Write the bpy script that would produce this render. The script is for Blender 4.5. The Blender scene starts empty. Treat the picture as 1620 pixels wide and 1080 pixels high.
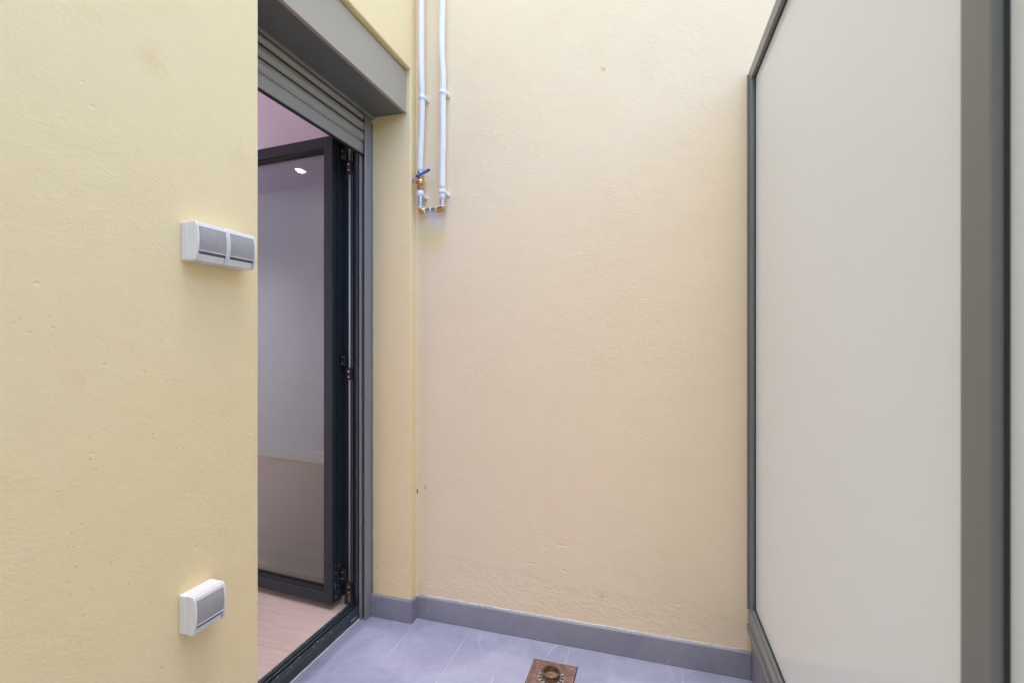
import bpy, bmesh, math, random
from mathutils import Vector, Matrix
R = math.radians
random.seed(7)
sc = bpy.context.scene

# ------------------------------------------------------------------ camera, sky, sun, exposure
cd = bpy.data.cameras.new('camera'); cam = bpy.data.objects.new('camera', cd)
sc.collection.objects.link(cam); sc.camera = cam
cam.location = (0, 0, 1.15); cam.rotation_euler = (R(90), 0, R(16.92))
cd.lens = 16.8; cd.sensor_width = 36; cd.clip_start = 0.02; cd.clip_end = 400
cd.dof.use_dof = True; cd.dof.focus_distance = 1.65; cd.dof.aperture_fstop = 4.5

SUN_EL, SUN_AZ = 83, 158
w = bpy.data.worlds.new('World'); sc.world = w; w.use_nodes = True
nt = w.node_tree; bg = nt.nodes['Background']
sky = nt.nodes.new('ShaderNodeTexSky'); sky.sky_type = 'NISHITA'; sky.sun_disc = False
sky.sun_elevation = R(SUN_EL); sky.sun_rotation = R(SUN_AZ)
sky.dust_density = 0.8; sky.air_density = 1.0; sky.ozone_density = 2.0
nt.links.new(sky.outputs[0], bg.inputs[0]); bg.inputs[1].default_value = 0.15
sd = bpy.data.lights.new('sun', 'SUN'); sun = bpy.data.objects.new('sun', sd); sc.collection.objects.link(sun)
sd.energy = 0.52; sd.angle = R(34); sd.color = (1, 0.95, 0.87)
dv = Vector((math.sin(R(SUN_AZ)) * math.cos(R(SUN_EL)), math.cos(R(SUN_AZ)) * math.cos(R(SUN_EL)), math.sin(R(SUN_EL))))
sun.rotation_euler = dv.to_track_quat('Z', 'Y').to_euler(); sun.location = (0, 0, 12)
sc.view_settings.view_transform = 'Standard'; sc.view_settings.look = 'None'
sc.view_settings.gamma = 1; sc.view_settings.exposure = 2.33; sc.view_settings.use_curve_mapping = False
sc.render.engine = 'CYCLES'
sc.cycles.max_bounces = 10; sc.cycles.diffuse_bounces = 6; sc.cycles.glossy_bounces = 6; sc.cycles.transparent_max_bounces = 12

# ------------------------------------------------------------------ material helpers
class G:
    def __init__(s, name):
        s.m = bpy.data.materials.new(name); s.m.use_nodes = True; s.t = s.m.node_tree
        s.b = s.t.nodes['Principled BSDF']
        s.pos = s.n('ShaderNodeNewGeometry').outputs['Position']
    def n(s, typ, **k):
        o = s.t.nodes.new(typ)
        for a, v in k.items(): setattr(o, a, v)
        return o
    def put(s, sock, v):
        if v is None: return
        if hasattr(v, 'is_output') or isinstance(v, bpy.types.NodeSocket): s.t.links.new(v, sock)
        else: sock.default_value = v
    def noise(s, scale, detail=3, rough=.5, dist=0, vec=None, color=False):
        o = s.n('ShaderNodeTexNoise'); s.put(o.inputs['Vector'], vec if vec is not None else s.pos)
        o.inputs['Scale'].default_value = scale; o.inputs['Detail'].default_value = detail
        o.inputs['Roughness'].default_value = rough; o.inputs['Distortion'].default_value = dist
        return o.outputs['Color' if color else 'Fac']
    def vor(s, scale, vec=None, feature='F1', out='Distance'):
        o = s.n('ShaderNodeTexVoronoi', feature=feature); s.put(o.inputs['Vector'], vec if vec is not None else s.pos)
        o.inputs['Scale'].default_value = scale
        return o.outputs[out]
    def map(s, scale=(1, 1, 1), rot=(0, 0, 0), loc=(0, 0, 0), vec=None):
        o = s.n('ShaderNodeMapping'); s.put(o.inputs[0], vec if vec is not None else s.pos)
        o.inputs['Scale'].default_value = scale; o.inputs['Rotation'].default_value = rot; o.inputs['Location'].default_value = loc
        return o.outputs[0]
    def ramp(s, v, a, b, x=0.0, y=1.0, smooth=True):
        o = s.n('ShaderNodeMapRange'); o.interpolation_type = 'SMOOTHSTEP' if smooth else 'LINEAR'
        s.put(o.inputs[0], v)
        for i, q in zip((1, 2, 3, 4), (a, b, x, y)): o.inputs[i].default_value = q
        return o.outputs[0]
    def math(s, op, a, b=None, c=None):
        o = s.n('ShaderNodeMath', operation=op); s.put(o.inputs[0], a); s.put(o.inputs[1], b); s.put(o.inputs[2], c)
        return o.outputs[0]
    def mix(s, f, a, b, blend='MIX'):
        o = s.n('ShaderNodeMixRGB', blend_type=blend); s.put(o.inputs[0], f); s.put(o.inputs[1], a); s.put(o.inputs[2], b)
        return o.outputs[0]
    def sep(s, v=None):
        o = s.n('ShaderNodeSeparateXYZ'); s.put(o.inputs[0], v if v is not None else s.pos); return o.outputs
    def bump(s, h, strength=.4, dist=.003, normal=None):
        o = s.n('ShaderNodeBump'); s.put(o.inputs['Height'], h); o.inputs['Strength'].default_value = strength
        o.inputs['Distance'].default_value = dist
        if normal is not None: s.put(o.inputs['Normal'], normal)
        return o.outputs[0]
    def shared(s):
        if not hasattr(s, '_sh'): s._sh = s.math('SUBTRACT', s.noise(70, 3), .5)
        return s._sh
    def spot(s, c, r, soft=.5, wob=.6, scale=(1, 1, 1)):
        """mask that is 1 within r of point c, with an uneven edge"""
        d = s.n('ShaderNodeVectorMath', operation='SUBTRACT'); s.put(d.inputs[0], s.pos); d.inputs[1].default_value = c
        m = s.n('ShaderNodeVectorMath', operation='MULTIPLY'); s.put(m.inputs[0], d.outputs[0]); m.inputs[1].default_value = scale
        l = s.n('ShaderNodeVectorMath', operation='LENGTH'); s.put(l.inputs[0], m.outputs[0])
        q = s.math('ADD', l.outputs['Value'], s.math('MULTIPLY', s.shared(), r * wob * 2))
        return s.ramp(q, r * (1 - soft), r, 1, 0)
    def fin(s, col=None, rough=None, metal=None, normal=None, **k):
        if isinstance(col, tuple) and len(col) == 3: col = (*col, 1)
        s.put(s.b.inputs['Base Color'], col); s.put(s.b.inputs['Roughness'], rough)
        s.put(s.b.inputs['Metallic'], metal); s.put(s.b.inputs['Normal'], normal)
        for a, v in k.items(): s.put(s.b.inputs[a.replace('_', ' ')], v)
        return s.m
def c4(r, g, b): return (r, g, b, 1)

def plaster(name, spots=(), pits=(), rough_low=False, base=(.735, .635, .455), coarse=0.0, axis='Y', cracks=()):
    g = G(name)
    # hand-trowelled skim: short, slightly slanted strokes in patches over a fine sandy grain
    warp = g.n('ShaderNodeVectorMath', operation='MULTIPLY_ADD')
    g.put(warp.inputs[0], g.noise(5.0, 2, color=True)); warp.inputs[1].default_value = (.10, .10, .10); g.put(warp.inputs[2], g.pos)
    wv = warp.outputs[0]
    strokes = g.noise(70, 4, .68, 0, g.map((1, 1, 2.3), (R(16), R(16), 0), vec=wv))
    fine = g.noise(210, 3, .65)
    lumps = g.noise(9, 4, .55)
    patch = g.ramp(g.noise(3.6, 3, .6), .40, .68)
    h = g.math('MULTIPLY', strokes, g.math('ADD', g.math('MULTIPLY', patch, .42), .20))
    h = g.math('ADD', h, g.math('MULTIPLY', fine, g.math('ADD', g.math('MULTIPLY', patch, .18), .12 + coarse)))
    h = g.math('ADD', h, g.math('MULTIPLY', lumps, .9))
    # small dimples where the trowel skipped
    pm = g.ramp(g.noise(5.5, 2, .5, 0, g.map(loc=(4, 2, 7))), .54, .66)
    d = g.ramp(g.vor(46, g.map((1, 1, 1.8), vec=wv)), .05, .17, 1, 0)
    d2 = g.math('MULTIPLY', d, pm)
    h = g.math('SUBTRACT', h, g.math('MULTIPLY', d2, .45))
    for p, sx, sz, a in pits:       # individual gouges, long and narrow
        m = g.spot(p, .006, .8, .35, (sx, sx, sz))
        h = g.math('SUBTRACT', h, g.math('MULTIPLY', m, a * .6))
    if rough_low:                   # rougher render left below a wavy line above the skirting
        z = g.math('ADD', g.sep()[2], g.math('MULTIPLY', g.math('SUBTRACT', g.noise(4.5, 3), .5), .16))
        z = g.math('ADD', z, g.math('MULTIPLY', g.sep()[0], .07))
        lo = g.ramp(z, .195, .225, 1, 0)
        ro = g.noise(62, 4, .62, .3, g.map((1, 1, 1.5)))
        h = g.math('ADD', h, g.math('MULTIPLY', g.math('MULTIPLY', ro, lo), 1.7))
        h = g.math('SUBTRACT', h, g.math('MULTIPLY', lo, 1.2))
    col = g.mix(g.ramp(g.noise(1.1, 3), .35, .65), c4(*base), c4(base[0] * 1.005, base[1] * .995, base[2] * 1.00))
    col = g.mix(g.math('MULTIPLY', g.ramp(g.noise(13, 5, .6), .45, .75), .22), col, c4(base[0] * .95, base[1] * .90, base[2] * .80))
    col = g.mix(g.math('MULTIPLY', d2, .35), col, c4(.60, .46, .26))
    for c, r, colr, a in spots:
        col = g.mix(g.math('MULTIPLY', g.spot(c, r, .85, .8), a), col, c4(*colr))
    for c, r, colr, a in cracks:
        col = g.mix(g.math('MULTIPLY', g.spot(c, r, .4, .5, (1.5, 1.5, .55)), a), col, c4(*colr))
    return g.fin(col, .82, 0, g.bump(h, .52, .0034), Specular_IOR_Level=.25)

och = (.62, .40, .20)
M = {}
M['plaster_left'] = plaster('cream_plaster_left', base=(.87, .708, .405), rough_low=True,
    spots=[((-.968, .705, 1.713), .045, (.76, .52, .28), .35), ((-.968, .917, 1.595), .05, (.76, .58, .34), .25), ((-.968, .575, 1.084), .03, och, .12)],
    pits=[((-.968, .584, 1.606), .8, 1.3, .5), ((-.968, .60, 1.57), .7, 1.2, .5), ((-.968, .52, 1.243), 1, 1, .5), ((-.968, .63, 1.53), .8, 1.0, .4),
          ((-.968, .60, .95), .9, 1.2, .4), ((-.968, .80, .70), 1, 1, .5)])
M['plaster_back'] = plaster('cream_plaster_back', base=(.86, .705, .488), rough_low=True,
    spots=[((-.884, 1.8, 1.655), .062, (.72, .70, .76), .95), ((-.90, 1.8, 1.575), .095, (.82, .66, .30), .7), ((-.191, 1.8, 2.161), .012, och, .6), ((-.20, 1.8, .20), .02, och, .35)],  # lilac-grey patch under the pipe bend: reflected light put into the colour
    pits=[((-.471, 1.8, .289), .22, 1.2, 1.0), ((-.348, 1.8, .373), .28, 1.2, 1.1), ((-.341, 1.8, .278), .4, .9, 1.0), ((-.415, 1.8, .358), .9, .6, .8),
          ((-.43, 1.8, .422), .8, .7, .5), ((-.59, 1.8, .47), .3, 1.3, .4), ((-.52, 1.8, .33), .5, .9, .4)],
    cracks=[((-.925, 1.8, .544), .007, (.45, .36, .18), .7), ((-.962, 1.8, .525), .006, (.16, .11, .05), .95)])
M['plaster_jamb'] = None
M['plaster_far'] = plaster('cream_plaster_far', base=(.82, .70, .42))

def metal_paint(name, col, rough=.38, spec=.5, dust=.0):
    g = G(name)
    v = g.ramp(g.noise(6, 3, .5), .3, .7)
    c = g.mix(g.math('MULTIPLY', v, .08), c4(*col), c4(*[min(1, q * 1.35 + .006) for q in col]))
    if dust:
        z = g.sep()[2]
        low = g.ramp(z, .0, .45, 1, .12)
        sp = g.math('MULTIPLY', g.ramp(g.noise(150, 4, .7), .62, .72), g.ramp(g.noise(24, 3, .6), .48, .62))
        c = g.mix(g.math('MULTIPLY', g.math('MULTIPLY', sp, low), dust), c, c4(.55, .53, .52))
    r = g.math('ADD', g.math('MULTIPLY', g.noise(12, 2), .05), rough - .025)
    return g.fin(c, r, 0, g.bump(g.noise(300, 2), .02, .0003), Specular_IOR_Level=spec)
M['anthracite'] = metal_paint('anthracite_aluminium', (.030, .040, .050), .30, .6, dust=.8)
M['anthracite_clean'] = metal_paint('anthracite_leaf_aluminium', (.025, .032, .038), .5, .35, dust=.35)
M['box_grey'] = metal_paint('shutter_box_grey', (.39, .345, .275), .30, .55)
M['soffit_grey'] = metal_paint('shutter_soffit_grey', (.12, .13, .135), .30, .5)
M['slat_grey'] = metal_paint('shutter_slat_grey', (.30, .29, .265), .34, .5)
M['guide_grey'] = metal_paint('guide_grey', (.24, .235, .24), .32, .5, dust=.5)
M['screen_grey'] = metal_paint('screen_frame_grey', (.178, .183, .180), .34, .5)
M['screen_dark'] = metal_paint('screen_gasket_dark', (.035, .04, .04), .5, .3)
M['rubber'] = metal_paint('black_rubber', (.012, .012, .013), .55, .3)
M['gap_black'] = metal_paint('hinge_black', (.015, .016, .018), .35, .5, dust=.6)
g = G('bright_rod'); M['rod'] = g.fin((.62, .60, .60), .35, .3)
g = G('steel'); M['steel'] = g.fin(g.mix(g.ramp(g.noise(160, 3), .4, .6), c4(.62, .60, .60), c4(.45, .43, .43)), .28, .9)
g = G('brass'); M['brass'] = g.fin(g.mix(g.ramp(g.noise(90, 4), .35, .7), c4(.66, .43, .20), c4(.45, .24, .12)), .33, .85, g.bump(g.noise(200), .2, .0006))
g = G('white_pipe_plastic'); M['pipe'] = g.fin(g.mix(g.ramp(g.noise(14, 4), .4, .7), c4(.83, .78, .75), c4(.79, .745, .72)), .33)
g = G('white_clip_plastic'); M['clip'] = g.fin((.80, .80, .80), .4)
g = G('lever_blue'); M['blue'] = g.fin(g.mix(g.noise(70), c4(.03, .06, .36), c4(.04, .08, .42)), .35)
g = G('lever_print'); M['print'] = g.fin((.6, .65, .8), .5)
g = G('switch_white_plastic'); M['switch_white'] = g.fin(g.mix(g.ramp(g.noise(30, 3), .4, .7), c4(.72, .70, .685), c4(.69, .67, .65)), .36, 0, g.bump(g.noise(700, 2), .06, .0003))
g = G('switch_grey_plastic'); M['switch_grey'] = g.fin(g.mix(g.ramp(g.noise(60, 3), .4, .8), c4(.36, .34, .335), c4(.33, .31, .305)), .33, 0, g.bump(g.noise(900, 2), .08, .0003))
g = G('switch_slot_grey'); M['switch_slot'] = g.fin((.13, .135, .15), .45)
g = G('switch_lip_plastic'); M['switch_lip'] = g.fin((.50, .50, .53), .3)
g = G('sealant'); M['sealant'] = g.fin(g.mix(g.ramp(g.noise(50, 3), .4, .7), c4(.55, .54, .55), c4(.42, .42, .45)), .55)

# stone look tile: slate grey with pale veins and scuffs
def stone(name, a, b, vein, rough=.42, vs=1.0, clouds=1.0):
    g = G(name)
    wv = g.n('ShaderNodeVectorMath', operation='MULTIPLY_ADD')
    g.put(wv.inputs[0], g.noise(2.2, 5, .6, color=True)); wv.inputs[1].default_value = (.16, .16, .16); g.put(wv.inputs[2], g.pos)
    cl = g.noise(4.2, 6, .62, .6)
    col = g.mix(g.ramp(cl, .32, .68), c4(*a), c4(*b))
    col = g.mix(g.math('MULTIPLY', g.ramp(g.noise(38, 5, .7), .45, .75), .25), col, c4(*[q * 1.25 for q in b]))
    v1 = g.math('ABSOLUTE', g.math('SUBTRACT', g.noise(1.5, 1, .4, 0, g.map((1.6, .55, 1), (0, 0, R(-52)), loc=(2.3, 5.1, 0), vec=wv.outputs[0])), .5))
    v1 = g.math('MULTIPLY', g.ramp(v1, 0, .0045, 1, 0), g.ramp(g.noise(5), .42, .6))
    v2 = g.math('ABSOLUTE', g.math('SUBTRACT', g.noise(2.6, 1, .4, 0, g.map((1, .35, 1), (0, 0, R(28)), (3, 1, 0), vec=wv.outputs[0])), .5))
    v2 = g.math('MULTIPLY', g.ramp(v2, 0, .005, .6, 0), g.ramp(g.noise(6, vec=g.map(loc=(9, 1, 2))), .5, .64))
    col = g.mix(g.math('MULTIPLY', g.math('MAXIMUM', v1, v2), .42 * vs), col, c4(*vein))
    dust = g.math('MULTIPLY', g.ramp(g.noise(120, 5, .75), .60, .74), g.ramp(g.noise(7, 3), .45, .62))
    col = g.mix(g.math('MULTIPLY', dust, .35), col, c4(.55, .54, .56))
    h = g.math('ADD', g.math('MULTIPLY', g.noise(60, 5, .65), .5), g.math('MULTIPLY', cl, .6))
    return g.fin(col, g.math('ADD', g.math('MULTIPLY', g.noise(20, 4), .2), rough - .1), 0, g.bump(h, .25, .0012))
M['tile'] = stone('slate_porcelain', (.245, .255, .36), (.325, .335, .45), (.54, .54, .64), .45)
M['skirt'] = stone('slate_skirting', (.22, .215, .255), (.275, .268, .315), (.44, .43, .50), .40, .6)
g = G('pale_grout'); M['grout'] = g.fin(g.mix(g.noise(40, 4), c4(.46, .46, .56), c4(.40, .40, .49)), .85)

# rusty cast drain
g = G('rusty_drain')
n1 = g.noise(45, 6, .7); n2 = g.noise(160, 4, .7)
c = g.mix(g.ramp(n1, .35, .65), c4(.29, .17, .145), c4(.17, .095, .07))
c = g.mix(g.math('MULTIPLY', g.ramp(n2, .5, .72), .55), c, c4(.42, .30, .28))
M['rust'] = g.fin(c, .62, .25, g.bump(g.math('ADD', n1, n2), .5, .0012))
g = G('drain_ring_bronze')
c = g.mix(g.ramp(g.noise(70, 5, .7), .4, .65), c4(.13, .085, .05), c4(.27, .15, .09))
M['ring'] = g.fin(c, .42, .6, g.bump(g.noise(120, 4), .4, .001))
g = G('drain_grate_grey')
c = g.mix(g.ramp(g.noise(90, 5, .7), .4, .65), c4(.22, .19, .17), c4(.40, .37, .36))
M['grate'] = g.fin(c, .6, .3)
g = G('drain_dark'); M['dark'] = g.fin((.03, .02, .018), .8)

# oak laminate
g = G('oak_laminate')
v = g.map((1.0, 9, 1))
gr = g.noise(7, 6, .62, .8, v)
inf = g.n('ShaderNodeObjectInfo').outputs['Random']
c = g.mix(g.ramp(gr, .3, .7), c4(.51, .395, .33), c4(.60, .475, .40))
c = g.mix(g.math('MULTIPLY', inf, .3), c, c4(.50, .40, .36))
c = g.mix(g.math('MULTIPLY', g.ramp(g.noise(30, 5, .7, .3, v), .55, .75), .4), c, c4(.40, .30, .26))
M['oak'] = g.fin(c, .38, 0, g.bump(gr, .12, .0008))
g = G('room_paint'); M['room'] = g.fin(g.mix(g.noise(2), c4(.75, .735, .81), c4(.77, .755, .83)), .7, 0, g.bump(g.noise(180, 3), .08, .0008))
g = G('room_ceiling_paint'); M['ceil'] = g.fin(g.mix(g.noise(2), c4(.73, .65, .83), c4(.75, .67, .85)), .75)
g = G('white_lacquer'); M['white'] = g.fin((.80, .79, .79), .35)

# mirror-coated double glazing: part see-through, part reflecting
g = G('door_glass')
tr = g.n('ShaderNodeBsdfTransparent'); tr.inputs[0].default_value = c4(.76, .79, .77)
gl = g.n('ShaderNodeBsdfGlossy'); gl.inputs['Roughness'].default_value = .0; gl.inputs[0].default_value = c4(.92, .97, .95)
lw = g.n('ShaderNodeFresnel'); lw.inputs[0].default_value = 1.5
mx = g.n('ShaderNodeMixShader')
g.put(mx.inputs[0], g.math('MINIMUM', g.math('ADD', g.math('MULTIPLY', lw.outputs[0], 1.2), .09), .95))
g.t.links.new(tr.outputs[0], mx.inputs[1]); g.t.links.new(gl.outputs[0], mx.inputs[2])
g.t.links.new(mx.outputs[0], g.t.nodes['Material Output'].inputs[0]); M['glass'] = g.m

# milky laminated glass of the screen
g = G('opal_screen_glass')
c = g.mix(g.ramp(g.noise(1.2, 3), .35, .65), c4(.805, .80, .76), c4(.815, .81, .775))
wob = g.bump(g.noise(3.2, 2, .5), .06, .004)
g.fin(c, .085, 0, wob, Specular_IOR_Level=.5)
tl = g.n('ShaderNodeBsdfTranslucent'); tl.inputs[0].default_value = c4(.94, .945, .90)
mx = g.n('ShaderNodeMixShader'); mx.inputs[0].default_value = .44
g.t.links.new(g.b.outputs[0], mx.inputs[1]); g.t.links.new(tl.outputs[0], mx.inputs[2])
g.t.links.new(mx.outputs[0], g.t.nodes['Material Output'].inputs[0]); M['opal'] = g.m

# ------------------------------------------------------------------ mesh helpers
def loc_of(p):
    l = Vector((0, 0, 0))
    return (p.matrix_world if p else Matrix())
def obj(name, bm, mat, parent=None, local=True, smooth=False, bevel=0, origin=None, seg=2, auto=None):
    """one mesh object; local=False means bm holds world coordinates"""
    if origin is not None: bmesh.ops.translate(bm, vec=-Vector(origin), verts=bm.verts)
    me = bpy.data.meshes.new(name)
    bmesh.ops.recalc_face_normals(bm, faces=bm.faces)
    bm.to_mesh(me); bm.free()
    me.materials.append(M[mat] if isinstance(mat, str) else mat)
    if smooth:
        for p in me.polygons: p.use_smooth = True
        me.update()
    o = bpy.data.objects.new(name, me); sc.collection.objects.link(o)
    if origin is not None: o.location = origin
    if parent:
        o.parent = parent
        if not local:
            me.transform(root_mat[parent.name].inverted())
        root_mat[o.name] = root_mat[parent.name]
    else: root_mat[o.name] = Matrix.Translation(origin) if origin is not None else Matrix()
    if bevel:
        b = o.modifiers.new('bevel', 'BEVEL'); b.width = bevel; b.segments = seg; b.limit_method = 'ANGLE'; b.angle_limit = R(35)
        if smooth or auto:
            b.harden_normals = False
    return o
root_mat = {}
def empty(name, loc, label, cat, rz=0, group=None):
    o = bpy.data.objects.new(name, None); sc.collection.objects.link(o)
    o.empty_display_size = .05
    o.location = loc; o.rotation_euler = (0, 0, rz); o['label'] = label; o['category'] = cat
    if group: o['group'] = group
    root_mat[o.name] = Matrix.Translation(loc) @ Matrix.Rotation(rz, 4, 'Z')
    return o
def tag(o, label=None, cat=None, kind=None, group=None):
    for k, v in (('label', label), ('category', cat), ('kind', kind), ('group', group)):
        if v: o[k] = v
    return o
def box(bm, x0, x1, y0, y1, z0, z1):
    m = Matrix.Translation(((x0 + x1) / 2, (y0 + y1) / 2, (z0 + z1) / 2)) @ Matrix.Diagonal((abs(x1 - x0), abs(y1 - y0), abs(z1 - z0), 1))
    bmesh.ops.create_cube(bm, size=1, matrix=m); return bm
def B(*a):
    bm = bmesh.new(); box(bm, *a); return bm
def prism(pts, lo, hi, axis='Z', bm=None):
    """extrude a closed outline; axis Z: pts are (x,y); X: (y,z); Y: (x,z)"""
    bm = bm or bmesh.new()
    def P(a, b, c):
        return {'Z': (a, b, c), 'X': (c, a, b), 'Y': (a, c, b)}[axis]
    lo_v = [bm.verts.new(P(a, b, lo)) for a, b in pts]; hi_v = [bm.verts.new(P(a, b, hi)) for a, b in pts]
    bm.faces.new(lo_v); bm.faces.new(hi_v[::-1])
    n = len(pts)
    for i in range(n): bm.faces.new((lo_v[i], lo_v[(i + 1) % n], hi_v[(i + 1) % n], hi_v[i]))
    return bm
def tube(pts, rad, seg=24, bm=None, caps=True):
    bm = bm or bmesh.new(); pts = [Vector(p) for p in pts]
    if not isinstance(rad, (list, tuple)): rad = [rad] * len(pts)
    rings = []; up = None
    for i, p in enumerate(pts):
        d = (pts[min(i + 1, len(pts) - 1)] - pts[max(i - 1, 0)])
        if d.length < 1e-9: d = Vector((0, 0, 1))
        d.normalize()
        if up is None:
            up = Vector((0, 1, 0)) if abs(d.y) < .9 else Vector((1, 0, 0))
        a = d.cross(up).normalized(); b = d.cross(a).normalized(); up = -b if (-b).dot(up) > 0 else b
        rings.append([bm.verts.new(p + (a * math.cos(2 * math.pi * k / seg) + b * math.sin(2 * math.pi * k / seg)) * rad[i]) for k in range(seg)])
    for r0, r1 in zip(rings, rings[1:]):
        for k in range(seg): bm.faces.new((r0[k], r0[(k + 1) % seg], r1[(k + 1) % seg], r1[k]))
    if caps: bm.faces.new(rings[0]); bm.faces.new(rings[-1][::-1])
    return bm
def catmull(pts, n=8):
    P = [Vector(p) for p in pts]; P = [P[0] * 2 - P[1]] + P + [P[-1] * 2 - P[-2]]; out = []
    for i in range(1, len(P) - 2):
        for k in range(n):
            t = k / n; a, b, c, d = P[i - 1:i + 3]
            out.append(.5 * ((2 * b) + (c - a) * t + (2 * a - 5 * b + 4 * c - d) * t * t + (3 * b - a - 3 * c + d) * t ** 3))
    out.append(P[-2]); return out
def smooth_by_angle(o, ang=35):
    me = o.data
    for p in me.polygons: p.use_smooth = True
    bm = bmesh.new(); bm.from_mesh(me)
    for e in bm.edges:
        if len(e.link_faces) == 2 and e.calc_face_angle(0) > R(ang): e.smooth = False
    bm.to_mesh(me); bm.free()
    return o

# ------------------------------------------------------------------ the setting
XL, YB = -.968, 1.80
H = 4.2
fl = obj('patio_floor', B(-1.26, 3.2, -2.3, 1.86, -.06, -.0012), 'grout'); tag(fl, kind='structure')
# porcelain floor tiles, 40 x 80, joints running away from the camera
xs = [-1.115, -.715, -.315, .083, .483, .883, 1.283, 1.683, 2.083, 2.483, 2.883]; edges = [-1.183] + xs[1:] + [3.2]
for i in range(len(edges) - 1):
    off = 0 if i % 2 == 0 else .4
    ys = [1.788]; y = 1.788 - .8 + off
    while y > -2.2: ys.append(y); y -= .8
    ys.append(-2.25)
    x0, x1 = edges[i], edges[i + 1]
    if x0 < .30 < x1: x1c = x1
    for a, b in zip(ys, ys[1:]):
        if b > a - .01: continue
        o = obj('floor_tile', B(x0 + .0013, x1 - .0013, b + .0013, a - .0013, -.012, random.uniform(-.0003, .0003)), 'tile', fl, bevel=.0012)
# left wall: outline in the Y-Z plane with the door opening cut out of it
Y0, Y1, ZT = .973, 1.755, 2.264
out = [(-2.4, -.05), (Y0, -.05), (Y0, ZT), (Y1, ZT), (Y1, -.05), (2.25, -.05), (2.25, H), (-2.4, H)]
lw_ = obj('left_wall', prism(out, -1.28, XL, 'X'), 'plaster_left', origin=(XL, .3, 0), bevel=.005, seg=3)
tag(lw_, 'cream plastered side wall holding the two grey switch boxes and the door opening', 'wall')
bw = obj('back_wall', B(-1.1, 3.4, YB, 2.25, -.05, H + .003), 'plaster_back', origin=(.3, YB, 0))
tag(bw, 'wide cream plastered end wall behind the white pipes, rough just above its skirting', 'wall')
rw = obj('neighbour_wall', B(3.2, 3.45, -2.4, 1.9, -.05, 3.0), 'plaster_far', origin=(3.2, 0, 0))
tag(rw, 'plain cream wall beyond the opal screen, out of sight on the right', 'wall')
nw = obj('near_wall', B(-1.27, 3.3, -2.5, -2.25, -.05, 3.02), 'plaster_far', origin=(.3, -2.25, 0))
tag(nw, 'plain cream wall closing the patio behind the viewer', 'wall')

# skirting tiles with a rounded pale top edge
def skirt(p0, p1, nrm, parent, h=.092, t=.011):
    p0 = Vector((*p0, 0)); p1 = Vector((*p1, 0)); d = (p1 - p0); L = d.length; d.normalize(); n = Vector((*nrm, 0))
    prof = [(0, 0), (t, 0), (t, h - .006)] + [(t - .006 + .006 * math.cos(a), h - .006 + .006 * math.sin(a)) for a in (R(25), R(50), R(75), R(90))] + [(0, h)]
    bm = bmesh.new(); g_ = .0011
    rings = []
    for s in (g_, L - g_):
        rings.append([bm.verts.new(p0 + d * s + n * a + Vector((0, 0, z))) for a, z in prof])
    bm.faces.new(rings[0]); bm.faces.new(rings[1][::-1])
    for i in range(len(prof)): bm.faces.new((rings[0][i], rings[0][(i + 1) % len(prof)], rings[1][(i + 1) % len(prof)], rings[1][i]))
    o = obj('skirting_tile', bm, 'skirt', parent, local=False)
    return smooth_by_angle(o, 30)
def ground(px):  # backing mortar behind skirting joints
    pass
xs = [XL + .011, -.668, -.190, .307]
for a, b in zip(xs, xs[1:]): skirt((a, YB), (b, YB), (0, -1), bw)
obj('mortar', B(XL, .307, YB - .0088, YB + .01, 0, .0895), 'grout', bw, local=False)
skirt((XL, Y1 - .011), (XL, YB - .011), (1, 0), lw_)
skirt((-1.150, Y1), (XL + .011, Y1), (0, -1), lw_)
for a, b in ((Y0 - .01, .50), (.50, .02), (.02, -.46), (-.46, -.94), (-.94, -1.42)): skirt((XL, b), (XL, a), (1, 0), lw_)
# irregular pale filler bead along the skirting top, standing in for its white highlight
bm = tube([(XL + .02 + k * .0496, YB - .0015 + random.uniform(-.001, .001), .0925 + random.uniform(-.0008, .0008)) for k in range(26)], .0032, 8)
obj('highlight_bead', bm, 'sealant', bw, local=False, smooth=True)

# ------------------------------------------------------------------ the room behind the door
FZ = .030
rf = obj('room_floor', B(-5.6, -1.19, -.15, 2.1, -.05, FZ - .008), 'dark'); tag(rf, kind='structure')
y = -.1; k = 0
while y < 2.0:
    x = -5.5 + (k * .47) % 1.2 - 1.2
    while x < -1.26:
        a, b = max(x, -5.5), min(x + 1.2, -1.252)
        if -1.252 - b < .1: b = -1.252
        if -1.252 - a < .1: break
        if b - a > .02: obj('floor_plank', B(a + .0004, b - .0004, y + .0004, y + .1896, FZ - .008, FZ), 'oak', rf, bevel=.0006, seg=1)
        x += 1.2
    y += .19; k += 1
cl = obj('room_ceiling', B(-5.7, -1.281, -.2, 2.2, 2.60, 2.75), 'ceil'); tag(cl, kind='structure')
def room_wall(name, bb, label, bsk):
    o = obj(name, B(*bb), 'room', origin=((bb[0] + bb[1]) / 2, (bb[2] + bb[3]) / 2, 0)); tag(o, label, 'wall')
    obj('baseboard', B(*bsk), 'white', o, local=False, bevel=.003)
    return o
room_wall('room_wall', (-5.6, -1.281, 1.96, 2.14, -.02, 2.62), 'white inner wall seen straight through the door glass', (-5.5, -1.29, 1.945, 1.9605, FZ, FZ + .08))
rws = room_wall('room_wall', (-5.6, -1.281, -.15, 0.0, -.02, 2.62), 'white inner wall with socket plates, seen only as a reflection in the door glass', (-5.5, -1.29, -.0005, .014, FZ, FZ + .10))
room_wall('room_wall', (-5.75, -5.5, -.1, 2.1, -.02, 2.63), 'white wall at the far end of the room behind the door', (-5.5005, -5.485, .02, 1.94, FZ, FZ + .08))
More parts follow.
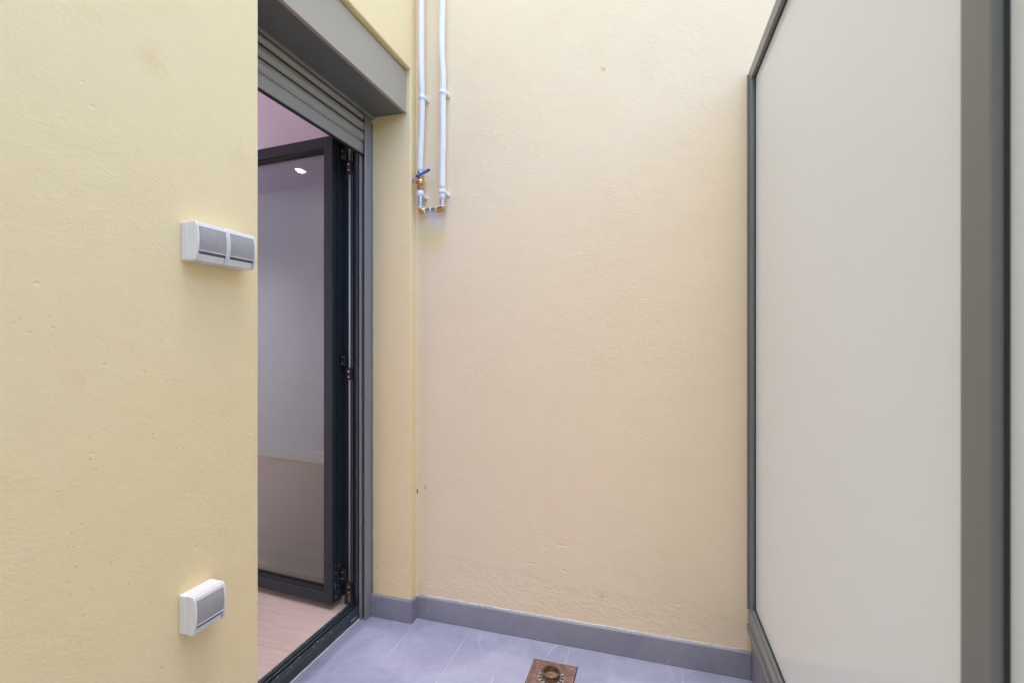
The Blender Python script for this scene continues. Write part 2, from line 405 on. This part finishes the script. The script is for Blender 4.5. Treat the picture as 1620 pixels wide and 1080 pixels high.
def sockets(x0, n, z, label):
    t = empty('socket_plate', (x0 + n * .036, 0.001, z), label, 'socket')
    obj('plate', B(x0, x0 + n * .072, 0, .009, z - .04, z + .04), 'white', t, local=False, bevel=.003)
    for k in range(n): obj('socket', B(x0 + k * .072 + .012, x0 + k * .072 + .060, .008, .013, z - .025, z + .025), 'clip', t, local=False, bevel=.006)
sockets(-3.74, 1, .77, 'single white socket plate mirrored faintly in the door glass, left of the long one')
sockets(-3.61, 3, .765, 'long triple white socket plate mirrored faintly in the door glass')
cab = obj('wall_cable', tube(catmull([(-3.50, 0, .99), (-3.50, .03, .985), (-3.485, .05, .93), (-3.50, .045, .87), (-3.53, .03, .82)]), .0035, 8), 'clip', origin=None, smooth=True)
tag(cab, 'thin loose cable sticking out of the wall above the triple socket plate, mirrored in glass', 'cable')
g = G('downlight_glow'); em = g.n('ShaderNodeEmission'); em.inputs[0].default_value = c4(1, .9, .85); em.inputs[1].default_value = 6
g.t.links.new(em.outputs[0], g.t.nodes['Material Output'].inputs[0]); M['glow'] = g.m
def downlight(x, y, e, label):
    dl = empty('downlight', (x, y, 2.60), label, 'lamp', group='round ceiling downlights of the room')
    bm = bmesh.new(); seg = 32
    prof = [(.030, -.001), (.038, -.006), (.045, -.005), (.048, 0)]
    rings = [[bm.verts.new((r * math.cos(2 * math.pi * k / seg), r * math.sin(2 * math.pi * k / seg), z)) for k in range(seg)] for r, z in prof]
    for r0, r1 in zip(rings, rings[1:]):
        for k in range(seg): bm.faces.new((r0[k], r0[(k + 1) % seg], r1[(k + 1) % seg], r1[k]))
    obj('bezel', bm, 'white', dl, smooth=True)
    bm = bmesh.new(); bmesh.ops.create_circle(bm, cap_ends=True, segments=32, radius=.031, matrix=Matrix.Translation((0, 0, -.0015)))
    obj('bulb', bm, 'glow', dl)
    ld = bpy.data.lights.new('downlight_lamp', 'SPOT'); ld.spot_size = R(150); ld.spot_blend = .9; ld.shadow_soft_size = .010; ld.energy = e; ld.color = (1, .93, .95)
    lo = bpy.data.objects.new('downlight_lamp', ld); sc.collection.objects.link(lo); lo.location = (0, 0, -.015); lo.parent = dl
downlight(-3.12, .33, 1.4, 'small round lit ceiling downlight mirrored near the top of the door glass')
downlight(-4.20, 1.70, 66, 'small round ceiling downlight added unseen deep in the room to brighten it')  # added lamp, unseen itself, that brightens the room walls

# ------------------------------------------------------------------ door frame
df = empty('door_frame', (-1.215, (Y0 + Y1) / 2, 0), 'dark anthracite frame and raised grooved sill of the patio doorway', 'door frame')
def jamb_prof(y, s):  # s = +1: profile at the far side growing towards the camera (-y)
    pts = [(-1.183, 0), (-1.183, .030), (-1.192, .030), (-1.192, .017), (-1.200, .017), (-1.200, .024), (-1.214, .024), (-1.214, .012), (-1.226, .012), (-1.226, .026), (-1.233, .026), (-1.233, .018), (-1.248, .018), (-1.248, 0)]
    return [(a, y - s * b) for a, b in pts]
obj('jamb', prism(jamb_prof(Y1 - .0005, 1), .004, 2.16, 'Z'), 'anthracite', df, local=False, bevel=.0012)
obj('jamb', prism(jamb_prof(Y0 + .0005, -1), .004, 2.16, 'Z'), 'anthracite', df, local=False, bevel=.0012)
obj('cover_strip', B(-1.2485, -1.2795, Y1 - .009, Y1 - .0005, FZ + .001, 2.16), 'anthracite', df, local=False)
obj('head', B(-1.186, -1.246, Y0 + .002, Y1 - .002, 2.035, 2.255), 'anthracite', df, local=False, bevel=.002)
sill = [(-1.183, .001), (-1.183, .037), (-1.187, .043), (-1.197, .045), (-1.203, .045), (-1.203, .034), (-1.213, .034), (-1.213, .044), (-1.222, .044), (-1.222, .032), (-1.232, .032), (-1.232, .041), (-1.250, .041), (-1.250, .001)]
sl = obj('sill', prism([(a, z) for a, z in sill], Y0 + .002, Y1 - .021, 'Y'), 'anthracite', df, local=False, bevel=.001)
obj('drain_cover', B(-1.1832, -1.1806, 1.655, 1.690, .018, .026), 'guide_grey', df, local=False, bevel=.001)
bm = bmesh.new(); random.seed(3)
for k in range(26):   # dried mortar crumbs on the sill
    yy = random.uniform(1.15, 1.72); xx = random.choice([-1.19, -1.199, -1.218, -1.24]); r = random.uniform(.0008, .0024)
    bmesh.ops.create_icosphere(bm, subdivisions=1, radius=r, matrix=Matrix.Translation((xx, yy, .0448)) @ Matrix.Diagonal((1.5, 1, .5, 1)))
o = obj('mortar_crumbs', bm, 'grout', df, local=False); o['kind'] = 'stuff'
# sealant bead, floor to frame
bm = tube([(-1.1815, Y0 + .01 + k * .0233, .0015) for k in range(33)], [.003 + random.uniform(0, .0016) for k in range(33)], 8)
obj('sealant_bead', bm, 'sealant', df, local=False, smooth=True)

# ------------------------------------------------------------------ roller shutter
rs = empty('roller_shutter', (-1.07, (Y0 + Y1) / 2, 0), 'grey roller shutter mostly rolled up into its box above the doorway', 'shutter')
ya, yb = Y0 + .004, Y1 - .003
obj('fascia', prism([(-.988, 2.090), (-.988, 2.256), (-1.04, 2.256), (-1.04, 2.250), (-.993, 2.250), (-.993, 2.090)], ya, yb, 'Y'), 'box_grey', rs, local=False, bevel=.0015)
obj('edge_trim', prism([(-.9845, 2.086), (-.9845, 2.094), (-.9879, 2.094), (-.9879, 2.0885), (-.998, 2.0885), (-.998, 2.086)], ya, yb, 'Y'), 'box_grey', rs, local=False, bevel=.001)
obj('box_soffit', B(-.9985, -1.136, ya, yb, 2.088, 2.094), 'soffit_grey', rs, local=False)
obj('slot_lip', prism([(-1.136, 2.078), (-1.136, 2.094), (-1.146, 2.100), (-1.150, 2.096), (-1.144, 2.084), (-1.144, 2.078)], ya, yb, 'Y'), 'guide_grey', rs, local=False, bevel=.0015)
# curved slats
def slat(z0, h, x=-1.167, bulge=.0105, n=10, flat=False):
    front = [];
    for k in range(n + 1):
        f = k / n; b = bulge * (1 - (2 * f - 1) ** 2) if not flat else (.003 if 0 < k < n else 0)
        front.append((x + b, z0 + h * f))
    back = [(x - .008, z0 + h), (x - .008, z0)]
    return prism(front + back, Y0 + .022, Y1 - .022, 'Y')
z = 1.923
o = obj('bottom_slat', slat(z, .050, bulge=.004, flat=True), 'slat_grey', rs, local=False, bevel=.0015); z += .0525
obj('rubber_strip', B(-1.161, -1.171, Y0 + .022, Y1 - .022, 1.915, 1.9228), 'rubber', rs, local=False, bevel=.002)
for k in range(5):
    o = obj('slat', slat(z, .0405), 'slat_grey', rs, local=False); smooth_by_angle(o, 30)
    obj('slat_hook', B(-1.1635, -1.168, Y0 + .022, Y1 - .022, z - .003, z + .0005), 'anthracite', rs, local=False) if k else None
    z += .0435
for (yy, s) in ((Y1, 1), (Y0, -1)):
    pts = [(-1.150, 0), (-1.150, .043), (-1.153, .046), (-1.157, .046), (-1.157, .020), (-1.172, .020), (-1.172, .046), (-1.181, .046), (-1.181, 0)]
    obj('guide_rail', prism([(a, yy - s * (b + .0006)) for a, b in pts], .002, 2.087, 'Z'), 'guide_grey', rs, local=False, bevel=.0013)
    obj('brush_strip', B(-1.1575, -1.1715, yy - s * .0275, yy - s * .0215, .02, 2.08), 'rubber', rs, local=False)
# silicone line between guide and plaster, uneven
random.seed(5)
bm = tube([(-1.1475, Y1 - .0015, .10 + k * .04) for k in range(50)], [.0028 + random.uniform(-.0006, .0014) for k in range(50)], 8)
obj('sealant_bead', bm, 'guide_grey', rs, local=False, smooth=True)
obj('box_screw', tube([(-.9852, Y1 - .012, 2.18), (-.9885, Y1 - .012, 2.18)], .004, 12), 'steel', rs, local=False)

# ------------------------------------------------------------------ glazed leaf, folded back into the room
ang = math.atan2(.073, -.9973)
gd = empty('glazed_door', (-1.292, 1.682, 0), 'open anthracite framed glass door leaf standing inside the room', 'door', rz=ang)
Lf, T, zb, zt, sw = .72, .056, .055, 2.005, .045
# local: x along the leaf into the room, y towards the camera, front face at y = 0
def stile(x0, s):
    p = [(0, 0), (sw, 0), (sw, -.008), (sw - .006, -.008), (sw - .006, -T + .008), (sw, -T + .008), (sw, -T), (0, -T),
         (0, -T + .010), (.006, -T + .010), (.006, -T + .018), (0, -T + .018), (0, -.032), (.009, -.032), (.009, -.022), (.001, -.022), (.001, -.017), (.005, -.017), (.005, -.009), (0, -.009)]
    return prism([(x0 + s * a, b) for a, b in p], zb, zt, 'Z')
obj('stile', stile(0, 1), 'anthracite_clean', gd, bevel=.001)
obj('stile', stile(Lf, -1), 'anthracite_clean', gd, bevel=.001)
def rail(z0, z1):
    return B(sw + .0003, Lf - sw - .0003, -T, 0, z0, z1)
obj('rail', rail(zt - sw, zt), 'anthracite_clean', gd, bevel=.001)
obj('rail', rail(zb, zb + sw), 'anthracite_clean', gd, bevel=.001)
obj('glass_pane', B(sw - .003, Lf - sw + .003, -.034, -.028, zb + sw - .003, zt - sw + .003), 'glass', gd)
bm = bmesh.new(); a, b, c_, d = sw, Lf - sw, zb + sw, zt - sw; q = .0045
box(bm, a - .0002, a + q, -.0275, -.006, c_, d); box(bm, b - q, b + .0002, -.0275, -.006, c_, d)
box(bm, a + q, b - q, -.0275, -.006, c_ - .0002, c_ + q); box(bm, a + q, b - q, -.0275, -.006, d - q, d + .0002)
obj('glazing_gasket', bm, 'rubber', gd)
# second meeting profile behind the leaf (folding stile) with a bright weather strip
p2 = [(.006, -T - .004), (.060, -T - .004), (.060, -T - .050), (.020, -T - .050), (.020, -T - .040), (.010, -T - .040), (.010, -T - .026), (.004, -T - .026), (.004, -T - .018), (.010, -T - .018), (.010, -T - .010), (.006, -T - .010)]
obj('folding_stile', prism(p2, zb + .004, zt - .003, 'Z'), 'anthracite', gd, bevel=.001)
obj('hinge_rod', tube([(-.0435, -.0545, .05), (-.0435, -.0545, 2.02)], .0040, 12), 'rod', gd, smooth=True)
for zc in (1.90, 1.035, .13):
    h1 = obj('hinge', prism([(-.036, -.038), (-.008, -.038), (-.008, -.052), (-.036, -.052)], zc + .012, zc + .062, 'Z'), 'gap_black', gd, bevel=.003)
    for dz in (.024, .050): obj('screw', tube([(-.020, -.0355, zc + dz), (-.020, -.039, zc + dz)], .0038, 12), 'steel', h1)
    h2 = obj('hinge', prism([(-.062, -.043), (-.036, -.043), (-.036, -.054), (-.062, -.054)], zc - .045, zc + .006, 'Z'), 'gap_black', gd, bevel=.003)
    for dz in (-.032, -.008): obj('screw', tube([(-.049, -.0405, zc + dz), (-.049, -.044, zc + dz)], .0038, 12), 'steel', h2)
bm = bmesh.new(); random.seed(11)
for k in range(60):    # plaster splashes on the foot of the leaf
    zc = zb + abs(random.gauss(0, .10)) + .002; r = random.uniform(.0006, .002)
    bmesh.ops.create_icosphere(bm, subdivisions=1, radius=r, matrix=Matrix.Translation((random.uniform(.0, .001), random.uniform(-T, 0), zc)) @ Matrix.Diagonal((.5, 1, 1.3, 1)))
o = obj('plaster_splashes', bm, 'grout', gd); o['kind'] = 'stuff'

# ------------------------------------------------------------------ surface switch boxes
def curve_depth(f, d): return d - .0065 * (2 * f - 1.05) ** 2 - (.003 if f > .97 else 0)
def switch_box(y0, widths, z0, h, label, single_flat=False):
    W = sum(widths); t = empty('switch_box', (XL, y0 + W / 2, z0), label, 'switch')
    D = .047; n = 14
    def front(f0, f1, off, dep=0):
        k = [f0 + (f1 - f0) * i / n for i in range(n + 1)]
        return [(XL + curve_depth(f, D) + off, z0 + h * f) for f in k]
    body = [(XL + .0005, z0 + .001), ] + front(.01, .99, -.0045) + [(XL + .0005, z0 + h - .001)]
    obj('casing', prism(body, y0 + .001, y0 + W - .001, 'Y'), 'switch_white', t, local=False)
    obj('back_box', B(XL + .0004, XL + .020, y0 - .0006, y0 + W + .0006, z0 - .0006, z0 + h + .0006), 'switch_white', t, local=False, bevel=.003)
    y = y0
    for w_ in widths:
        for a, b in ((y + .0004, y + .0052), (y + w_ - .0052, y + w_ - .0004)):     # cheeks
            pr = [(XL + .0206, z0)] + front(0, 1, 0) + [(XL + .0206, z0 + h)]
            o = obj('cheek', prism(pr, a, b, 'Y'), 'switch_white', t, local=False, bevel=.0009)
        pr = front(.88, 1, -.0006) + [(XL + .0206, z0 + h - .0002), (XL + .0206, z0 + h * .88)]
        obj('top_band', prism(pr, y + .0054, y + w_ - .0054, 'Y'), 'switch_white', t, local=False)
        pr = front(.27, .872, -.0008) + front(.872, .27, -.0035)
        o = obj('cover', prism(pr, y + .0060, y + w_ - .0060, 'Y'), 'switch_grey', t, local=False); smooth_by_angle(o)
        pr = [(XL + curve_depth(.24, D) + .0012, z0 + h * .235), (XL + curve_depth(.24, D) + .0012, z0 + h * .268), (XL + .036, z0 + h * .268), (XL + .036, z0 + h * .235)]
        obj('cover_lip', prism(pr, y + .0060, y + w_ - .0060, 'Y'), 'switch_lip', t, local=False, bevel=.0006)
        pr = [(XL + .037, z0 + h * .17), (XL + curve_depth(.2, D) - .0035, z0 + h * .17), (XL + curve_depth(.23, D) - .0035, z0 + h * .234), (XL + .037, z0 + h * .234)]
        obj('slot', prism(pr, y + .0056, y + w_ - .0056, 'Y'), 'switch_slot', t, local=False)
        pr = front(0.0, .165, -.0012) + [(XL + .03, z0 + h * .165), (XL + .03, z0 + .0002)]
        obj('bottom_band', prism(pr, y + .0056, y + w_ - .009, 'Y'), 'switch_white', t, local=False)
        y += w_
    return t
switch_box(.766, [.0765, .0765], 1.321, .082, 'white double switch box with two grey flap covers, upper one on the wall')
switch_box(.761, [.075], .534, .081, 'white single switch box with one grey flap cover, low on the wall')

# ------------------------------------------------------------------ water pipes with valve
wp = empty('water_pipes', (-.885, YB, 1.68), 'pair of white water pipes joined by a brass bend, blue lever valve at left', 'pipes')
YP = 1.772
def P_(pts): return [(x, YP + dy, z) for x, dy, z in pts]
Lp = catmull(P_([(-.934, 0, 1.850), (-.9335, 0, 1.90), (-.9285, .001, 2.03), (-.9255, 0, 2.15), (-.9265, -.002, 2.22), (-.9285, 0, 2.35), (-.9280, 0, 2.56), (-.927, 0, 2.8), (-.928, 0, 3.4), (-.926, 0, 4.2), (-.928, 0, H - .01)]))
Rp = catmull(P_([(-.8345, 0, 1.765), (-.8345, 0, 1.86), (-.8325, 0, 1.97), (-.8325, 0, 2.15), (-.8315, 0, 2.22), (-.8365, -.001, 2.33), (-.8365, 0, 2.42), (-.8340, 0, 2.54), (-.834, 0, 2.8), (-.835, 0, 3.4), (-.833, 0, 4.2), (-.834, 0, H - .01)]))
obj('pipe', tube(Lp, .0125, 28), 'pipe', wp, local=False, smooth=True)
obj('pipe', tube(Rp, .0128, 28), 'pipe', wp, local=False, smooth=True)
def clip(x, z, r=.0155, hgt=.016, lean=0):
    bm = tube([(x, YP, z - hgt / 2), (x, YP, z - hgt / 2 + .002), (x, YP, z + hgt / 2 - .002), (x, YP, z + hgt / 2)], [r - .001, r, r, r - .001], 28)
    bm2 = box(bm, x + .004, x + .020, YP + .008, YB + .001, z - .008 + lean, z + .005 + lean)
    tube([(x + .016, YP + .014, z - .006 + lean), (x + .016, YB, z - .007 + lean)], .0058, 12, bm)
    c = obj('clip', bm, 'clip', wp, local=False, bevel=.001); smooth_by_angle(c, 40)
clip(-.9255, 2.150); clip(-.8322, 2.157); clip(-.8345, 1.756, lean=-.004)
clip(-.9335, 1.757, r=.0150, hgt=.022, lean=-.008)
# right foot: plain end, steel nipple
obj('pipe_end', tube([(-.8345, YP, 1.722), (-.8345, YP, 1.75)], .0118, 24), 'clip', wp, local=False, smooth=True)
def turned(name, x, prof, mat, y=YP):
    o = obj(name, tube([(x, y, z) for z, r in prof], [r for z, r in prof], 28), mat, wp, local=False)
    return smooth_by_angle(o, 40)
turned('press_sleeve', -.8345, [(1.700, .0095), (1.7005, .0112), (1.709, .0112), (1.7095, .0105), (1.712, .0105), (1.7125, .0112), (1.722, .0112)], 'steel')
turned('white_ring', -.8345, [(1.694, .011), (1.695, .0135), (1.699, .0135), (1.700, .011)], 'clip')
turned('press_sleeve', -.9335, [(1.702, .0095), (1.7025, .0112), (1.716, .0112), (1.7165, .0105), (1.720, .0105), (1.7205, .0112), (1.747, .0112)], 'steel')
turned('white_ring', -.9335, [(1.696, .011), (1.697, .0135), (1.701, .0135), (1.702, .011)], 'clip')
# elbows and horizontal couplings
def elbow(x, s):
    zc = 1.686; pts = []; r = .010
    pts = [(x, YP, 1.697), (x, YP, zc + .006)]
    for k in range(1, 7):
        a = k / 7 * math.pi / 2
        pts.append((x + s * .008 * (1 - math.cos(a)), YP, zc + .006 - .008 * math.sin(a)))
    pts += [(x + s * .010, YP, zc - .002), (x + s * .022, YP, zc - .002)]
    bm = tube(pts, .0118, 22)
    obj('brass_elbow', bm, 'brass', wp, local=False, smooth=True)
elbow(-.9335, 1); elbow(-.8345, -1)
def hz(name, x0, x1, r, mat): obj(name, tube([(x0, YP, 1.684), (x1, YP, 1.684)], r, 26), mat, wp, local=False, bevel=.0008)
hz('white_ring', -.9125, -.9085, .0135, 'clip'); hz('press_sleeve', -.9083, -.8865, .0112, 'steel'); hz('white_ring', -.8863, -.8820, .0125, 'clip')
hz('press_sleeve', -.8818, -.8605, .0112, 'steel'); hz('white_ring', -.8603, -.8560, .0135, 'clip')
# ball valve
v = empty('valve', (0, 0, 0), '', ''); 
for k_ in ('label', 'category'): del v[k_]
v.parent = wp; root_mat[v.name] = root_mat[wp.name]
def vt(name, prof, mat, x=-.9335, seg=6):
    o = obj(name, tube([(x, YP, z) for z, r in prof], [r for z, r in prof], seg), mat, v, local=False, bevel=.0008); return o
vt('sleeve', [(1.824, .0112), (1.850, .0112)], 'steel', seg=28)
vt('hex_nut', [(1.813, .0155), (1.826, .0155)], 'brass')
smooth_by_angle(vt('body', [(1.784, .0125), (1.788, .0160), (1.799, .0180), (1.810, .0160), (1.814, .0125)], 'brass', seg=28), 50)
vt('hex_nut', [(1.769, .0165), (1.786, .0165)], 'brass')
# stem points to the camera side, left of the pipe
sx, sy, sz = -.9375, YP - .010, 1.801
o = obj('stem', tube([(sx, sy, sz), (sx - .004, sy - .022, sz)], .008, 20), 'brass', v, local=False, bevel=.0006)
o = obj('stem_nut', tube([(sx - .0036, sy - .020, sz), (sx - .0050, sy - .030, sz)], .0075, 6), 'steel', v, local=False, bevel=.0006)
# steel arm then blue grip, rising to the right
def lever_plate(pts, w0, th):
    bm = bmesh.new(); rows = []
    for (x, y, z), ww in zip(pts, w0):
        rows.append([bm.verts.new(q) for q in ((x, y - th / 2, z - ww / 2), (x, y + th / 2, z - ww / 2), (x, y + th / 2, z + ww / 2), (x, y - th / 2, z + ww / 2))])
    for a, b in zip(rows, rows[1:]):
        for k in range(4): bm.faces.new((a[k], a[(k + 1) % 4], b[(k + 1) % 4], b[k]))
    bm.faces.new(rows[0]); bm.faces.new(rows[-1][::-1]); return bm
yl = sy - .026
obj('lever_arm', lever_plate([(-.951, yl, 1.795), (-.941, yl, 1.799), (-.930, yl - .004, 1.806), (-.922, yl - .010, 1.812)], [.012, .018, .013, .011], .003), 'steel', v, local=False, bevel=.001)
tub = [(-.928, 1.8095), (-.924, 1.8115), (-.915, 1.815), (-.90, 1.8205), (-.885, 1.826), (-.874, 1.830), (-.868, 1.832), (-.865, 1.833)]
rr = [.0035, .0055, .0062, .0062, .0064, .0066, .0056, .003]
bm = tube([(x, yl - .012, z) for x, z in tub], rr, 18)
for vv in bm.verts: vv.co.y = yl - .012 + (vv.co.y - (yl - .012)) * .62
obj('lever_grip', bm, 'blue', v, local=False, smooth=True)
bm = bmesh.new()   # small raised white print along the grip, too worn to read
for k in range(9):
    t_ = k / 8; x = -.913 + t_ * .034; z = 1.8160 + t_ * .0125
    if k == 1: continue
    hh = .0042 if k == 0 else .0028
    box(bm, x, x + (.003 if k == 0 else .0018), yl - .0165, yl - .0155, z - hh / 2, z + hh / 2)
obj('grip_print', bm, 'print', v, local=False)

# ------------------------------------------------------------------ floor drain
dr = empty('floor_drain', (-.348, 1.605, 0), 'rusty square floor drain with a raised round collar, set in the grey tiles', 'drain')
a = .0765
bm = bmesh.new()
for (x0, x1, y0, y1) in ((-a, a, a - .006, a), (-a, a, -a, -a + .006), (-a, -a + .006, -a + .006, a - .006), (a - .006, a, -a + .006, a - .006)): box(bm, x0, x1, y0, y1, -.004, .0035)
obj('rim', bm, 'rust', dr, bevel=.0008)
obj('grout_bed', B(-a - .003, a + .003, -a - .003, a + .003, -.006, .0008), 'dark', dr)
obj('plate', B(-a + .0062, a - .0062, -a + .0062, a - .0062, -.004, .0016), 'rust', dr, bevel=.0006)
bm = bmesh.new()      # fine diagonal tread lines on the plate corners
for k in range(-34, 35):
    for sgn in (1,):
        c0 = k * .0042
        x0 = -a + .008; pts = []
        x = -a + .008
        run = []
        while x < a - .008:
            y = x + c0
            ok = abs(y) < a - .008 and (x * x + y * y) > .052 ** 2
            if ok: run.append((x, y))
            if (not ok or x + .003 >= a - .008) and len(run) > 1:
                (xa, ya_), (xb, yb_) = run[0], run[-1]
                if (xa - xb) ** 2 > 1e-5:
                    q = .0006
                    vs = [bm.verts.new(p) for p in ((xa - q, ya_ + q, .0016), (xb - q, yb_ + q, .0016), (xb, yb_, .0027), (xa, ya_, .0027), (xa + q, ya_ - q, .0016), (xb + q, yb_ - q, .0016))]
                    bm.faces.new((vs[0], vs[1], vs[2], vs[3])); bm.faces.new((vs[3], vs[2], vs[5], vs[4]))
                run = []
            elif not ok: run = []
            x += .003
o = obj('tread_ribs', bm, 'rust', dr); o['kind'] = 'stuff'
def lathe(prof, seg=48):
    bm = bmesh.new()
    rings = [[bm.verts.new((r * math.cos(2 * math.pi * k / seg), r * math.sin(2 * math.pi * k / seg), z)) for k in range(seg)] for r, z in prof]
    for r0, r1 in zip(rings, rings[1:]):
        for k in range(seg): bm.faces.new((r0[k], r0[(k + 1) % seg], r1[(k + 1) % seg], r1[k]))
    return bm
obj('seat_ring', lathe([(.050, .0014), (.0505, .0036), (.047, .0036), (.0465, .0018), (.030, .0018)]), 'rust', dr, smooth=False)
obj('grate', lathe([(.0462, .0019), (.0462, .0024), (.026, .0030), (.026, .0019)]), 'grate', dr)
for k in range(16):
    th = 2 * math.pi * k / 16
    bm = B(.031, .044, -.0026, .0026, .0022, .0033); bmesh.ops.rotate(bm, verts=bm.verts, matrix=Matrix.Rotation(th, 3, 'Z'))
    obj('grate_slot', bm, 'dark', dr)
o = obj('collar', lathe([(.0300, .0026), (.0300, .006), (.0285, .008), (.0285, .017), (.0310, .0185), (.0315, .022), (.0295, .0235), (.0268, .0235), (.0255, .021), (.0255, .004)]), 'ring', dr); smooth_by_angle(o, 40)
obj('bowl', lathe([(.0256, .004), (.018, .0042), (.010, .0048), (.0005, .0048)]), 'rust', dr, smooth=True)
for sx_, sy_ in ((-1, 1), (1, 1), (-1, -1), (1, -1)):
    obj('screw', tube([(sx_ * .062, sy_ * .062, .001), (sx_ * .062, sy_ * .062, .0034)], .0052, 14), 'grate', dr, bevel=.0006)

# ------------------------------------------------------------------ low plinth and screen of opal glass
XP = .297; sa = math.atan2(-1, .0186)
pw = empty('plinth_wall', (XP, 1.8, 0), 'low tiled kerb wall under the opal glass screen', 'wall', rz=sa)
obj('core', B(-.02, 3.2, .020, .130, -.02, .168), 'plaster_far', pw)
x = .001
while x < 3.15:
    L2 = min(.4, 3.2 - x)
    obj('facing_tile', B(x, x + L2 - .003, .010, .0202, .001, .1675), 'skirt', pw, bevel=.0012); x += .4
sg = empty('glass_screen', (XP, 1.8, .17), 'tall grey framed opal glass screen standing on the low kerb wall', 'screen', rz=sa)
# local x towards the camera, y = 0 is the face on our side, z from the top of the kerb
ZT2 = 1.90
def S(name, x0, x1, y0, y1, z0, z1, mat, bev=.0015): return obj(name, B(x0, x1, y0, y1, z0, z1), mat, sg, bevel=bev)
S('wall_post', .0005, .040, .003, .045, .085, ZT2 - .040, 'screen_grey')
S('wall_channel', -.01, .010, -.004, .050, .070, ZT2 - .012, 'screen_grey')
S('top_rail', .0005, 3.1, .002, .046, ZT2 - .0395, ZT2, 'screen_grey')
bt = [(-.006, .001), (-.006, .022), (.010, .026), (.010, .033), (-.003, .036), (-.003, .060), (.004, .068), (.004, .0845), (.048, .0845), (.048, .001)]
obj('bottom_rail', prism(bt, .0105, 3.1, 'X'), 'screen_grey', sg, bevel=.001)
# posts
for px in (1.152, 2.40):
    S('post', px, px + .048, .001, .047, .086, ZT2 - .041, 'screen_grey')
def pane(x0, x1):
    q = S('glass_panel', x0 + .002, x1 - .002, .016, .026, .090, ZT2 - .044, 'opal', 0)
    bm = bmesh.new(); t_ = .0028
    z0, z1 = .085, ZT2 - .040
    box(bm, x0 + .0002, x0 + t_, .012, .0158, z0, z1); box(bm, x1 - t_, x1 - .0002, .012, .0158, z0, z1)
    box(bm, x0 + t_, x1 - t_, .012, .0158, z0, z0 + t_); box(bm, x0 + t_, x1 - t_, .012, .0158, z1 - t_, z1)
    obj('gasket', bm, 'screen_dark', sg)
pane(.0405, 1.1515); pane(1.2005, 2.3995); pane(2.4485, 3.1)
